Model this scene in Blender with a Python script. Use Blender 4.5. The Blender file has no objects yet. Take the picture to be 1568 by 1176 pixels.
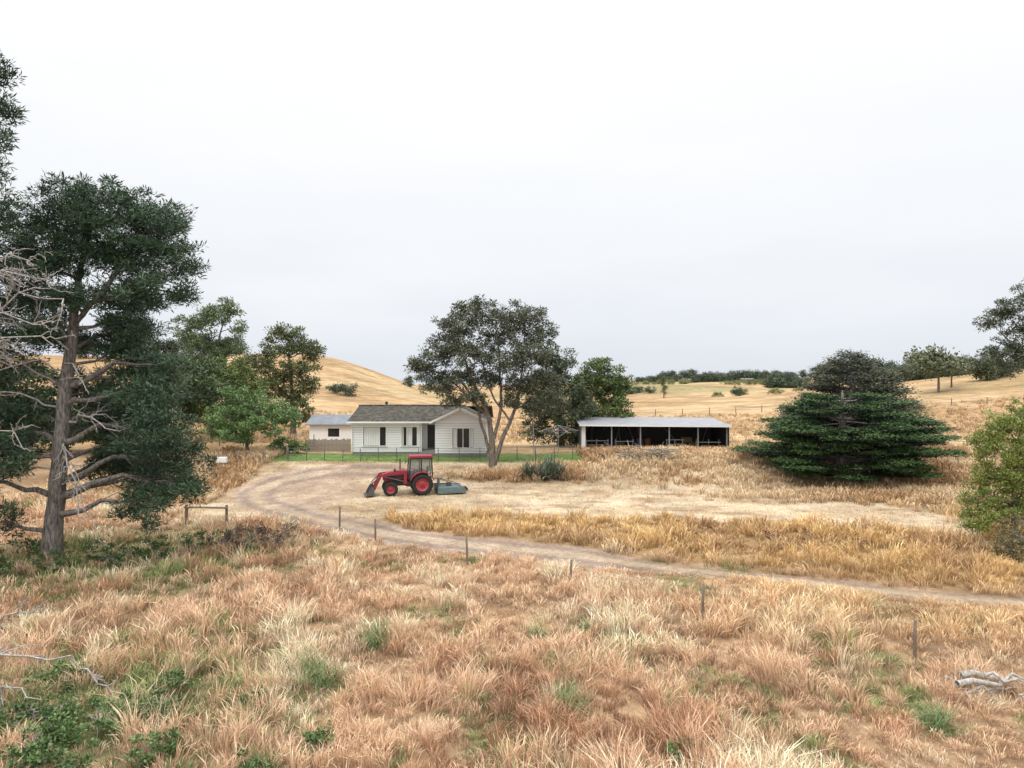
import bpy, math, random
import numpy as np
from mathutils import Vector, Matrix
rng=np.random.default_rng(7); random.seed(7)
scene=bpy.context.scene
R=math.radians

# ---------------------------------------------------------------- noise
def _h(ix,iy,s):
    v=np.sin(ix*127.1+iy*311.7+s*74.7)*43758.5453
    return v-np.floor(v)
def vn(x,y,s=0):
    x=np.asarray(x,float);y=np.asarray(y,float)
    ix=np.floor(x);iy=np.floor(y);fx=x-ix;fy=y-iy
    fx=fx*fx*(3-2*fx);fy=fy*fy*(3-2*fy)
    a=_h(ix,iy,s);b=_h(ix+1,iy,s);c=_h(ix,iy+1,s);d=_h(ix+1,iy+1,s)
    return (a*(1-fx)+b*fx)*(1-fy)+(c*(1-fx)+d*fx)*fy
def fbm(x,y,sc,o=3,s=0):
    r=0;a=.5;t=0
    for i in range(o):
        r=r+a*vn(np.asarray(x)/sc,np.asarray(y)/sc,s+i*13);t+=a;a*=.5;sc/=2.03
    return r/t
def sst(a,b,x):
    t=np.clip((np.asarray(x,float)-a)/(b-a),0,1);return t*t*(3-2*t)

# ---------------------------------------------------------------- terrain
PY=[-60,0,14,30,40,46,49,52,54,57,62,75,100,150,250,400,700,1200,3000]
PZ=[-.1,0,.05,.3,.45,.6,1.0,1.65,2.08,2.25,2.2,2.1,2.0,2.4,3.2,4.6,6,6.2,5]
def H(x,y):
    x=np.asarray(x,float);y=np.asarray(y,float)
    z=np.interp(y,PY,PZ)
    z=z+15.5*sst(-13,-72,x*235/np.maximum(y,150))*np.exp(-.5*((y-255)/62)**2)*(0.9+.2*fbm(x,y,60,2,5))
    z=z+11*np.exp(-.5*((x-150)/44)**2-.5*((y-150)/60)**2)
    z=z+12*sst(80,420,x)*np.exp(-.5*((y-600)/130)**2)*(.75+.5*fbm(x,y,120,2,9))
    z=z+9*sst(20,300,x)*np.exp(-.5*((y-1000)/160)**2)*(.6+.8*fbm(x,y,150,2,19))
    z=z+3.2*np.exp(-.5*((x-60)/40)**2-.5*((y-300)/45)**2)
    z=z+4.5*np.exp(-.5*((x-135)/50)**2-.5*((y-410)/50)**2)
    f=np.clip((y-70)/200,0,1)
    z=z+f*2.6*(fbm(x,y,50,4,3)-.5)
    z=z+.22*(fbm(x,y,2.6,3,2)-.5)*(1-sst(40,60,y)*.6)
    return z
def Hz(x,y): return float(H(x,y))

TRACK=np.array([(26,21.6),(18,24.3),(14.9,25.3),(10.7,27),(6,28.9),(3.35,30.2),(.5,31.4),(-2.6,32.7),(-6.1,34.5),(-9.3,36.9),(-12.7,39.7),(-15.8,42.9),(-17.4,46.2),(-16.8,49),(-14.6,50.6),(-11.9,51.2),(-8,51)])
TRACK2=np.array([(30,27),(22.5,31),(23.2,36),(19,42),(12,47)])
def pdist(x,y,P):
    best=np.full(np.shape(x),1e9)
    for i in range(len(P)-1):
        a=P[i];b=P[i+1];ab=b-a;L=ab@ab
        t=np.clip(((x-a[0])*ab[0]+(y-a[1])*ab[1])/L,0,1)
        d=np.hypot(x-a[0]-t*ab[0],y-a[1]-t*ab[1]);best=np.minimum(best,d)
    return best
def track_y(x):
    return np.interp(x,[-17.6,-12.7,-9.3,-6.1,-2.6,.5,3.35,6,10.7,14.9,18,26],[46,39.7,36.9,34.5,32.7,31.4,30.2,28.9,27,25.3,24.3,21.6])
def zones(x,y):
    x=np.asarray(x,float);y=np.asarray(y,float)
    n=fbm(x,y,3,3,31)-.5
    d=pdist(x,y,TRACK); dd=pdist(x,y,TRACK2)
    wd=1.55-.75*sst(2,7,x)
    track=1-sst(wd*.7,wd*1.25,d+n*.9)
    track=track*(1-.12*sst(3,6,x))
    tr2=(1-sst(.3,1.0,dd+n*.8))*.7
    ty=track_y(x)
    bandtop=np.interp(x,[-10,-7,0,8,15,22,30],[37.5,39.3,39.2,38.2,37,35,34])
    band=sst(0,1.2,y-ty-1.2+n)*(1-sst(-.8,.8,y-bandtop+n*3))*sst(-9,-6.5,x)*(1-sst(28,31,x))
    mown=sst(-.8,.8,y-bandtop+n*3)*(1-sst(53,55,y+n*3))*sst(-21,-17,x+n*4)*(1-sst(23,26,x+n*4))
    mown=np.maximum(mown,sst(.5,1.5,y-ty+n)*(1-sst(53,55,y+n*3))*sst(-19.5,-17,x+n*2)*(1-sst(-9,-6,x)))
    lawn=((1-sst(1.3,1.9,np.abs(y-54.9)+n*.6))*sst(-20,-18,x)*(1-sst(5.5,7,x)))
    dirt=(1-sst(.6,1.2,np.hypot((x+13.8)/3.4,(y-46.5)/4.6)+n*1.4))*.6
    track=np.maximum(track,dirt)
    return track,tr2,band,mown*(1-track)*(1-lawn),lawn,d
def lerp(a,b,t): return a*(1-t[...,None])+b*t[...,None]
def C(*a): return np.array(a,float)
def greenz(x,y):
    g=sst(.60,.72,fbm(x,y,3.2,3,64))*.7
    g=np.maximum(g,sst(-2.5,-8.5,x+.12*(y-14))*(1-sst(17,24,y))*sst(.34,.52,fbm(x,y,2.0,3,63)+.06))
    g=np.maximum(g,(1-sst(3,7.5,np.hypot((x+17)/1.3,y-29.5)))*.95)
    g=np.maximum(g,sst(.55,.68,fbm(x,y,1.6,3,66))*.6*(1-sst(18,26,y)))
    return np.clip(g,0,1)
def ground_col(x,y):
    x=np.asarray(x,float);y=np.asarray(y,float)
    track,tr2,band,mown,lawn,d=zones(x,y)
    n1=fbm(x,y,2.2,3,41);n3=fbm(x,y,.7,2,43)
    base=lerp(C(.27,.175,.10),C(.44,.295,.175),sst(.35,.65,n1))
    green=greenz(x,y)*(1-sst(38,50,y))
    base=lerp(base,C(.12,.145,.055),green*.8)
    straw=lerp(C(.44,.33,.21),C(.60,.485,.34),sst(.35,.65,fbm(x,y*2.2,3.0,4,46)))
    straw=lerp(straw,C(.32,.22,.135),sst(.53,.68,fbm(x+.5*y,y*2.5,2.2,4,48))*.75)
    far=lerp(C(.41,.265,.14),C(.52,.37,.21),sst(.35,.65,fbm(x,y,22,5,45)))
    far=lerp(far,C(.28,.19,.10),sst(.50,.66,fbm(x,y*1.6,9,4,55))*.6)
    far=lerp(far,C(.20,.21,.09),sst(.52,.68,fbm(x,y,70,3,47))*.6*sst(90,200,y)*sst(-60,20,x))
    st=np.abs(((H(x,y)*1.1+fbm(x,y,25,2,77)*1.5)%1)-.5)
    far=lerp(far,far*.8,(1-sst(.04,.12,st))*sst(110,150,y)*(1-sst(350,450,y)))
    c=lerp(base,far,sst(54,64,y))
    c=lerp(c,C(.34,.22,.11)*np.ones(3),band)
    c=lerp(c,straw,mown)
    tr=lerp(C(.33,.25,.195),C(.47,.375,.30),sst(.4,.6,n3*.5+fbm(x,y,1.3,2,49)*.5))
    wk=1-.5*sst(2,7,x)
    rut=1-sst(.12,.42,np.abs(d-.8*wk))
    tr=lerp(tr,C(.22,.16,.125),rut*.6)
    tr=lerp(tr,C(.46,.36,.23),(1-sst(.15,.4,d))*.7)
    c=lerp(c,tr,track*.92)
    c=lerp(c,C(.54,.42,.30),tr2*.8)
    c=lerp(c,C(.15,.23,.06),lawn)
    return np.clip(c,0,1)

# ---------------------------------------------------------------- materials
def newmat(name):
    m=bpy.data.materials.new(name);m.use_nodes=True
    nt=m.node_tree;b=nt.nodes['Principled BSDF'];return m,nt,b
def simple(name,col,rough=.6,metal=0,noise=.12,nscale=6,bump=0,spec=.4):
    m,nt,b=newmat(name)
    tc=nt.nodes.new('ShaderNodeTexCoord')
    n=nt.nodes.new('ShaderNodeTexNoise');n.inputs['Scale'].default_value=nscale;n.inputs['Detail'].default_value=5
    nt.links.new(tc.outputs['Object'],n.inputs['Vector'])
    mx=nt.nodes.new('ShaderNodeMix');mx.data_type='RGBA'
    c=np.array(col)
    mx.inputs[6].default_value=(*np.clip(c*(1-noise*1.6),0,1),1);mx.inputs[7].default_value=(*np.clip(c*(1+noise),0,1),1)
    nt.links.new(n.outputs[0],mx.inputs[0]);nt.links.new(mx.outputs[2],b.inputs['Base Color'])
    b.inputs['Roughness'].default_value=rough;b.inputs['Metallic'].default_value=metal
    b.inputs['Specular IOR Level'].default_value=spec
    if bump:
        bp=nt.nodes.new('ShaderNodeBump');bp.inputs['Strength'].default_value=bump;bp.inputs['Distance'].default_value=.03
        nt.links.new(n.outputs[0],bp.inputs['Height']);nt.links.new(bp.outputs[0],b.inputs['Normal'])
    return m
def ridged(name,col,axis,period,dist=.02,rough=.6,metal=0,noise=.15,profile='SIN',col2=None,spec=.4):
    m=simple(name,col,rough,metal,noise,1.5,spec=spec)
    nt=m.node_tree;b=nt.nodes['Principled BSDF']
    tc=nt.nodes.new('ShaderNodeTexCoord')
    w=nt.nodes.new('ShaderNodeTexWave');w.bands_direction=axis;w.wave_profile=profile
    w.inputs['Scale'].default_value=2*math.pi/(20*period)
    nt.links.new(tc.outputs['Object'],w.inputs['Vector'])
    bp=nt.nodes.new('ShaderNodeBump');bp.inputs['Strength'].default_value=1;bp.inputs['Distance'].default_value=dist
    nt.links.new(w.outputs['Fac'],bp.inputs['Height']);nt.links.new(bp.outputs[0],b.inputs['Normal'])
    if col2 is not None:
        n=nt.nodes.new('ShaderNodeTexNoise');n.inputs['Scale'].default_value=2.5;n.inputs['Detail'].default_value=8;n.inputs['Roughness'].default_value=.75
        nt.links.new(tc.outputs['Object'],n.inputs['Vector'])
        cr=nt.nodes.new('ShaderNodeValToRGB');cr.color_ramp.elements[0].position=.42;cr.color_ramp.elements[1].position=.62
        cr.color_ramp.elements[0].color=(*col,1);cr.color_ramp.elements[1].color=(*col2,1)
        nt.links.new(n.outputs[0],cr.inputs[0]);nt.links.new(cr.outputs[0],b.inputs['Base Color'])
    return m
def attmat(name,rough=.6,spec=.2):
    m,nt,b=newmat(name)
    a=nt.nodes.new('ShaderNodeAttribute');a.attribute_name='Col'
    nt.links.new(a.outputs['Color'],b.inputs['Base Color'])
    b.inputs['Roughness'].default_value=rough;b.inputs['Specular IOR Level'].default_value=spec
    return m
M_leaf=attmat('foliage',.5,.35)
M_grass=attmat('dry_grass_blades',.8,.12)
def barkmat(name,c1,c2):
    m,nt,b=newmat(name)
    tc=nt.nodes.new('ShaderNodeTexCoord');mp=nt.nodes.new('ShaderNodeMapping');mp.inputs['Scale'].default_value=(5,5,1.2)
    n=nt.nodes.new('ShaderNodeTexNoise');n.inputs['Scale'].default_value=2.2;n.inputs['Detail'].default_value=8;n.inputs['Roughness'].default_value=.7
    nt.links.new(tc.outputs['Object'],mp.inputs[0]);nt.links.new(mp.outputs[0],n.inputs['Vector'])
    cr=nt.nodes.new('ShaderNodeValToRGB');cr.color_ramp.elements[0].position=.38;cr.color_ramp.elements[1].position=.62
    cr.color_ramp.elements[0].color=(*c1,1);cr.color_ramp.elements[1].color=(*c2,1)
    nt.links.new(n.outputs[0],cr.inputs[0]);nt.links.new(cr.outputs[0],b.inputs['Base Color'])
    bp=nt.nodes.new('ShaderNodeBump');bp.inputs['Strength'].default_value=1;bp.inputs['Distance'].default_value=.06
    nt.links.new(n.outputs[0],bp.inputs['Height']);nt.links.new(bp.outputs[0],b.inputs['Normal'])
    b.inputs['Roughness'].default_value=.9;b.inputs['Specular IOR Level'].default_value=.15
    return m
M_pinebark=barkmat('pine_bark',(.085,.075,.068),(.33,.295,.27))
M_gumbark=barkmat('gum_bark',(.08,.065,.055),(.27,.23,.19))
M_dead=barkmat('dead_wood',(.30,.27,.25),(.58,.54,.50))
def groundmat():
    m,nt,b=newmat('ground')
    a=nt.nodes.new('ShaderNodeAttribute');a.attribute_name='Col'
    g=nt.nodes.new('ShaderNodeNewGeometry')
    n=nt.nodes.new('ShaderNodeTexNoise');n.inputs['Scale'].default_value=5;n.inputs['Detail'].default_value=8;n.inputs['Roughness'].default_value=.75
    n2=nt.nodes.new('ShaderNodeTexNoise');n2.inputs['Scale'].default_value=.35;n2.inputs['Detail'].default_value=10;n2.inputs['Roughness'].default_value=.72
    nt.links.new(g.outputs['Position'],n.inputs['Vector']);nt.links.new(g.outputs['Position'],n2.inputs['Vector'])
    def mr(src,lo,hi):
        r=nt.nodes.new('ShaderNodeMapRange');r.inputs[1].default_value=.3;r.inputs[2].default_value=.7;r.inputs[3].default_value=lo;r.inputs[4].default_value=hi
        nt.links.new(src.outputs[0],r.inputs[0]);return r
    r1=mr(n,.6,1.3);r2=mr(n2,.65,1.28)
    mu=nt.nodes.new('ShaderNodeMath');mu.operation='MULTIPLY';nt.links.new(r1.outputs[0],mu.inputs[0]);nt.links.new(r2.outputs[0],mu.inputs[1])
    vm=nt.nodes.new('ShaderNodeVectorMath');vm.operation='SCALE';nt.links.new(a.outputs['Color'],vm.inputs[0]);nt.links.new(mu.outputs[0],vm.inputs['Scale'])
    nt.links.new(vm.outputs[0],b.inputs['Base Color'])
    bp=nt.nodes.new('ShaderNodeBump');bp.inputs['Strength'].default_value=.8;bp.inputs['Distance'].default_value=.12
    nt.links.new(n.outputs[0],bp.inputs['Height']);nt.links.new(bp.outputs[0],b.inputs['Normal'])
    b.inputs['Roughness'].default_value=.95;b.inputs['Specular IOR Level'].default_value=.1
    return m
M_ground=groundmat()

# ---------------------------------------------------------------- quad mesh builder
class QB:
    def __init__(s): s.V=[];s.Q=[];s.M=[];s.C=[];s.S=[];s.n=0
    def add(s,V,Q,mi,col,smooth=False):
        V=np.asarray(V,float).reshape(-1,3);Q=np.asarray(Q,int).reshape(-1,4)
        col=np.asarray(col,float)
        if col.ndim==1: col=np.tile(col,(len(V),1))
        s.V.append(V);s.Q.append(Q+s.n);s.M.append(np.full(len(Q),mi));s.C.append(col);s.S.append(np.full(len(Q),smooth));s.n+=len(V)
    def tube(s,P,r,mi=0,sides=6,col=(.3,.3,.3)):
        P=np.asarray(P,float);r=np.asarray(r,float);n=len(P)
        T=np.gradient(P,axis=0);T/=np.linalg.norm(T,axis=1)[:,None]+1e-9
        up=np.array([.3,.8,.1]) if abs(T[0][2])>.8 else np.array([0,0,1.])
        A=np.cross(T,up);A/=np.linalg.norm(A,axis=1)[:,None]+1e-9;B=np.cross(T,A)
        an=np.arange(sides)*2*np.pi/sides
        V=P[:,None]+r[:,None,None]*(np.cos(an)[None,:,None]*A[:,None]+np.sin(an)[None,:,None]*B[:,None])
        i=np.arange(n-1)[:,None]*sides;j=np.arange(sides)[None];k=(j+1)%sides
        Q=np.stack([i+j,i+k,i+sides+k,i+sides+j],-1).reshape(-1,4)
        s.add(V.reshape(-1,3),Q,mi,np.array(col,float),True)
    def leaves(s,c,d,L,W,col,mi=1,rg=rng):
        N=len(c);d=d/(np.linalg.norm(d,axis=1)[:,None]+1e-9)
        sd=np.cross(d,rg.normal(size=(N,3)));sd/=np.linalg.norm(sd,axis=1)[:,None]+1e-9
        L=np.broadcast_to(L,(N,))[:,None];W=np.broadcast_to(W,(N,))[:,None]
        V=np.stack([c,c+d*L*.5+sd*W*.5,c+d*L,c+d*L*.5-sd*W*.5],1).reshape(-1,3)
        s.add(V,np.arange(N*4).reshape(-1,4),mi,np.repeat(col,4,axis=0))
    def build(s,name,mats,loc=(0,0,0),link=True):
        V=np.concatenate(s.V);Q=np.concatenate(s.Q);MI=np.concatenate(s.M);CC=np.concatenate(s.C);S=np.concatenate(s.S)
        me=bpy.data.meshes.new(name)
        me.vertices.add(len(V));me.vertices.foreach_set('co',V.astype(np.float32).ravel())
        me.loops.add(Q.size);me.loops.foreach_set('vertex_index',Q.ravel().astype(np.int32))
        me.polygons.add(len(Q));me.polygons.foreach_set('loop_start',(np.arange(len(Q))*4).astype(np.int32))
        for m in mats: me.materials.append(m)
        me.polygons.foreach_set('material_index',MI.astype(np.int32))
        me.polygons.foreach_set('use_smooth',S.astype(bool))
        me.update(calc_edges=True)
        at=me.color_attributes.new('Col','FLOAT_COLOR','POINT')
        at.data.foreach_set('color',np.concatenate([CC,np.ones((len(CC),1))],1).astype(np.float32).ravel())
        ob=bpy.data.objects.new(name,me);ob.location=loc
        if link: scene.collection.objects.link(ob)
        return ob

def ground():
    nx,ny=760,760
    tx=np.linspace(-1,1,nx)*math.asinh(1700/11);X=11*np.sinh(tx)
    t0=math.asinh((-40-22)/14);t1=math.asinh((2600-22)/14)
    Y=22+14*np.sinh(np.linspace(t0,t1,ny))
    xx,yy=np.meshgrid(X,Y)
    zz=H(xx,yy)
    V=np.stack([xx,yy,zz],-1).reshape(-1,3)
    i=np.arange(ny-1)[:,None]*nx;j=np.arange(nx-1)[None]
    Q=np.stack([i+j,i+j+1,i+nx+j+1,i+nx+j],-1).reshape(-1,4)
    q=QB();q.add(V,Q,0,ground_col(xx.ravel(),yy.ravel()),True)
    return q.build('ground',[M_ground])
ground()

# ---------------------------------------------------------------- trees
def bez(a,b,sag,n=6,wob=.06):
    a=np.array(a,float);b=np.array(b,float);t=np.linspace(0,1,n)[:,None]
    L=np.linalg.norm(b-a)
    P=a*(1-t)+b*t;P[:,2]+=(sag*4*t*(1-t))[:,0]*L
    P[1:-1]+=rng.normal(size=(n-2,3))*wob*L*.5
    return P
def resample(P,k=4):
    P=np.array(P,float);o=[]
    for i in range(len(P)-1):
        for t in np.linspace(0,1,k,endpoint=False): o.append(P[i]*(1-t)+P[i+1]*t)
    o.append(P[-1]);o=np.array(o)
    o2=o.copy();o2[1:-1]=(o[:-2]+2*o[1:-1]+o[2:])/4
    return o2
def tree(x,y,trunks,lobes,c1,c2,leafL=.22,leafW=.08,nc=14,nl=42,cr=.42,droop=0,twigr=.012):
    z=Hz(x,y)-.1
    q=QB();TP=[]
    for tr in trunks:
        A=resample([(p[0],p[1],p[2],p[3]) for p in tr],4)
        A[1:,:2]+=rng.normal(size=(len(A)-1,2))*.03
        rr=A[:,3].copy()
        if A[0,2]<.3: rr[0]*=1.35;rr[1]*=1.08
        q.tube(A[:,:3],rr,0,10)
        TP.append(A)
    TP=np.concatenate(TP) if TP else np.array([[0,0,0,.08]])
    c1=np.array(c1);c2=np.array(c2)
    for lb in lobes:
        cx,cy,cz,rx,ry,rz=lb
        cen=np.array([cx,cy,cz])
        cand=TP[TP[:,2]<cz-.15*rz-.1] if np.any(TP[:,2]<cz-.15*rz-.1) else TP[:1]
        dd=np.linalg.norm(cand[:,:3]-cen,axis=1)+.3*np.abs(cand[:,2]-(cz-.9))
        k=cand[np.argmin(dd)]
        P=bez(k[:3],cen,.08-droop*.15,7,.05);r0=min(k[3]*.6,.03+.03*np.linalg.norm(cen-k[:3]))
        q.tube(P,np.linspace(r0,.02,7),0,5)
        n=max(4,int(nc*((rx*ry+rx*rz+ry*rz)/3)+3))
        u=rng.normal(size=(n,3));u/=np.linalg.norm(u,axis=1)[:,None]
        rad=rng.uniform(.15,1.15,n)**.6
        cc=cen+u*rad[:,None]*np.array([rx,ry,rz])
        for p in cc[::2]:
            s=P[rng.integers(3,7)]
            q.tube(bez(s,p,.03,4,.08),[twigr*1.6,twigr*1.3,twigr,twigr*.5],0,3)
        m=int(nl)
        cs=np.repeat(cc,m,axis=0);N=len(cs)
        sz=np.repeat(rng.uniform(.55,1.25,n),m)
        g=rng.normal(size=(N,3));g/=np.linalg.norm(g,axis=1)[:,None]
        off=g*(rng.uniform(0,1,N)**.45)[:,None]*cr*sz[:,None]*np.array([1,1,.62])
        ps=cs+off
        d=off*1.2/cr+rng.normal(size=(N,3))*.6+np.array([0,0,.3-droop])
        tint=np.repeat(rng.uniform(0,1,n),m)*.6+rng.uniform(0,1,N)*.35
        tint=np.clip(tint+.28*np.clip(off[:,2]/cr,-1,1),0,1)  # top light put into leaf colour: clump tops lighter, undersides darker
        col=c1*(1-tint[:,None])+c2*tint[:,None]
        col=col*rng.uniform(.8,1.2,N)[:,None]
        q.leaves(ps,d,leafL*rng.uniform(.7,1.3,N),leafW*rng.uniform(.7,1.3,N),np.clip(col,0,1))
    return q,z
def T_(name,x,y,tr,L,c1,c2,*a,bark=None,**k):
    q,z=tree(x,y,tr,L,c1,c2,*a,**k);return q.build(name,[bark or M_gumbark,M_leaf],(x,y,z))
def bare_branch(q,a,b,r,sag=.05,lev=0,n=6,mi=0):
    P=bez(a,b,sag,8,.07);q.tube(P,np.linspace(r,max(r*.3,.007),8),mi,5 if lev==0 else 4)
    if lev<2:
        L=np.linalg.norm(np.array(b)-np.array(a));d=(np.array(b)-np.array(a))/L
        for i in range(n):
            k=rng.integers(2,8);s=P[k]
            v=d*rng.uniform(.3,1)+rng.normal(size=3)*.6;v/=np.linalg.norm(v)
            bare_branch(q,s,s+v*L*rng.uniform(.15,.42)*(1.1-k/12),r*.45,rng.uniform(-.1,.15),lev+1,3,mi)

PG1=(.020,.045,.028);PG2=(.085,.145,.075)
L=[(2,0,15.4,2.1,1.8,.95),(3.4,.8,15,1.6,1.5,.9),(4.3,-.3,14.2,1.4,1.4,1.0),(0,.3,14.6,1.4,1.4,1.0),(5.0,.2,12.9,1.3,1.3,1.0),(-1,-.5,13.4,1.4,1.3,1.2),(4.2,-.5,11.8,1.2,1.1,.9),
 (1.2,-.6,13.2,1.6,1.4,.9),(2.8,.3,13.4,1.6,1.5,.8),(-.7,.8,11.4,1.5,1.4,1.1),(3.2,.5,10.3,1.1,1,.8),(-1.8,-.5,8.7,1.5,1.5,1.4),(2.3,1.0,8.9,1.2,1.1,.8),(4.3,-.2,7.3,1.4,1.3,.9),(2.9,1.2,6.9,1.6,1.4,1.0),
 (4.9,-.8,5.8,1.5,1.3,1.0),(4.8,.4,4.6,1.5,1.3,.9),(5.9,-.4,3.5,.9,.9,.7),(4.3,-.6,2.8,1.1,1,.9),(-1.5,-1,4.9,1.6,1.6,1.1),(-2.1,-1.5,2.2,1.5,1.5,1.1),(2.6,1.5,5.0,1.4,1.3,1.1),(-1.4,.5,6.6,1.4,1.3,.9),(-2.4,.3,10.4,1.3,1.2,1),(3.4,1.8,3.4,1.3,1.2,1.0),
 (2.2,1.6,11.5,1.5,1.2,.9),(-.3,1.4,9.8,1.3,1.2,.9),(1.9,1.8,10.1,1.3,1.2,.7),(4.8,.2,8.6,.6,.7,.4),(-2.6,-.5,12.2,1.1,1.1,1.0),(-3.2,0,6.2,1.3,1.3,1.2),(-3.6,-.5,3.8,1.3,1.3,1.2),(.2,2.2,7.6,1.2,1.2,.9),(1.4,-1.1,11.3,1.1,.7,.6),(.4,-1.2,12.6,1.1,.7,.6),(2.3,-1,14.4,1.3,.9,.6),(.5,-1.1,10,.9,.6,.5),
 (1.5,2,6.2,1.5,1.2,1.2),(1.2,2.2,4.2,1.3,1.1,1.0),(3.6,1.4,8.2,1.2,1.1,.8),(5.4,.3,11.6,.6,.6,.4)]
tr=[[(0,0,0,.43),(.25,0,3,.34),(.5,0,6,.3),(.9,0,9.3,.23),(1.2,0,12.1,.13),(1.7,0,14.6,.05)],[(1.0,0,10.3,.11),(2.3,.2,12,.09),(3.6,.1,13.8,.05)],[(.9,0,9,.11),(0,.1,11,.08),(-.6,.1,13.0,.05)]]
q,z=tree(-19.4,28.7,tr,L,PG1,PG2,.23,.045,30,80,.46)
for a,b,r,s in [((.5,0,6.2),(3.7,-1.4,5.9),.06,.12),((.4,0,5.6),(2.2,-1.6,2.5),.06,.15),((.8,-.1,8.6),(2.6,-1.8,7.6),.045,.1),((.9,0,9.4),(-1.8,-2.1,12.2),.05,.1),
                ((.5,0,6.8),(-2.3,-2.1,6.9),.05,.15),((.4,0,4.8),(2.8,-1.8,3.4),.04,.1),((.3,0,4.2),(-2.4,-2.2,3.2),.05,.1),((.9,-.2,9.2),(-2.4,-2.2,10.3),.045,.1),((.3,0,3.6),(2.6,-.9,1.4),.04,.2),((.6,0,7.5),(-2.0,-2.3,9.3),.045,.1),((.8,0,8.4),(-1.6,-2.2,8.0),.045,.12),((.9,-.1,10),(-.8,-2.3,12.6),.045,.1)]:
    bare_branch(q,a,b,r,s,0,8,2)
q.build('pine_tree',[M_pinebark,M_leaf,M_dead],(-19.4,28.7,z))
L=[(3.0,0,19.2,.45,.5,.5),(3.2,0,18.1,.5,.6,.6),(3.0,0,16.8,.6,.6,.4),(2.8,0,15.6,.6,.6,.5),(3.1,0,14.2,.6,.7,.8),(1,0,17.5,1.6,1.6,1.5),(1.2,0,15,1.3,1.6,1.2),(0,0,20.5,1.4,1.4,1.2),(-1.5,0,18,1.6,1.6,1.3),(-1,1,14,1.6,1.6,1.2),(2.2,0,20.1,.6,.6,.6)]
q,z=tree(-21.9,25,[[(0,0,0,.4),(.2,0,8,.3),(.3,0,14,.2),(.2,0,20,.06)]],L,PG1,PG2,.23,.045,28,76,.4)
for a,b in [((.2,0,11.5),(4.6,-.6,12.3)),((.2,0,10.2),(5.2,-.8,10.0)),((.2,0,12.5),(4.4,-.4,11.4)),((.2,0,9.8),(6.0,-.8,10.9)),((.2,0,11),(5.4,-.8,11.6)),((.2,0,8.5),(4.6,-.8,8.9)),((.2,0,9.2),(5.8,-1,9.2)),((.2,0,6.5),(4.4,-.6,5.6))]:
    bare_branch(q,a,b,.055,.08,0,13,2)
q.build('pine_tree',[M_pinebark,M_leaf,M_dead],(-21.9,25,z))

OG1=(.034,.042,.029);OG2=(.15,.165,.10)
L=[(-1,0,12,1.9,1.6,.95),(2.2,.3,11.8,1.7,1.5,.95),(-2.7,-.3,10.8,1.7,1.6,1.2),(3.7,0,10.4,1.3,1.2,.9),(.5,.5,10.4,2.1,1.6,1.2),(-3.9,.3,9.0,1.5,1.5,1.1),(3.1,-.6,8.8,1.5,1.4,1.2),(-1.7,-.8,8.8,1.7,1.5,1.1),(-4.8,0,7.5,1.3,1.2,.8),(1.2,-.9,8.2,1.7,1.5,1.1),(-5.7,.2,8.1,.7,.7,.5),(3.7,.2,6.7,1.4,1.3,1.1),(-2.9,.5,6.9,1.5,1.3,.9),(-.6,.8,7.1,1.5,1.3,.9),(2.0,.6,6.3,1.4,1.2,.8),(-4.2,-.4,6.3,1.1,1,.7),(4.6,0,5.3,.9,.9,.9),(-1.2,-.6,5.6,1.1,1,.6),(1.2,-.5,5.2,1.0,.9,.5),(3.3,.4,4.9,1.0,.9,.7),(-2.9,0,5.4,.9,.9,.5)]
tr=[[(0,0,0,.30),(0,0,2.2,.23),(-.5,.1,4.6,.16),(-1.6,0,7,.11),(-2.5,-.2,9.5,.05)],[(.1,0,.4,.2),(.7,-.1,2.4,.16),(1.7,0,4.6,.12),(2.2,.1,7.4,.08),(2.4,.2,10.5,.04)],[(.1,0,2.4,.14),(.7,.2,5,.11),(.5,.3,8,.08),(.2,.3,11,.04)],[(-.3,0,4,.1),(-2.3,.2,6,.07),(-4,.2,7.6,.04)],[(1.3,0,3.7,.08),(-.2,.2,5.9,.07),(-.9,0,8.6,.04)],[(-.1,.1,.6,.17),(-.6,.2,2.6,.12),(-1.3,.3,5.2,.09),(-2.9,.3,7.4,.05)]]
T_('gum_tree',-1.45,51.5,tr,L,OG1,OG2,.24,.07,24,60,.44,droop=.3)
L=[(1.4,0,6.9,2.2,2,1.4),(3,.5,4.6,1.6,1.6,1.9),(.2,.5,5.6,1.9,1.6,1.4),(2.2,-.6,3.0,1.9,1.6,1.6),(3.8,0,2,1.2,1.2,1.3),(.2,-.6,2.6,1.7,1.5,1.5),(3.2,.3,5.9,1.3,1.3,1.2)]
T_('gum_tree',7.0,66,[[(0,0,0,.3),(.3,0,3,.22),(1,0,6,.1)],[(.2,0,1,.2),(1.5,0,3,.14),(2.8,0,4.5,.07)]],L,(.045,.07,.025),(.19,.25,.075),.30,.11,18,54,.52)
L=[(-.4,0,7.9,1.7,1.6,1.3),(-1.8,.2,6.0,1.7,1.6,1.3),(.6,0,5.3,1.6,1.5,1.3),(-1.7,-.4,3.6,1.8,1.6,1.5),(.3,-.6,3.2,1.6,1.6,1.5),(-2.2,0,1.7,1.4,1.2,1.3),(.4,0,1.3,1.5,1.3,1.1),(1.9,0,4.2,1.3,1.3,1.5)]
T_('gum_tree',4.6,63,[[(0,0,0,.28),(-.2,0,3,.2),(-.5,0,7,.07)]],L,(.03,.042,.024),(.12,.15,.07),.28,.10,18,54,.5)
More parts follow.
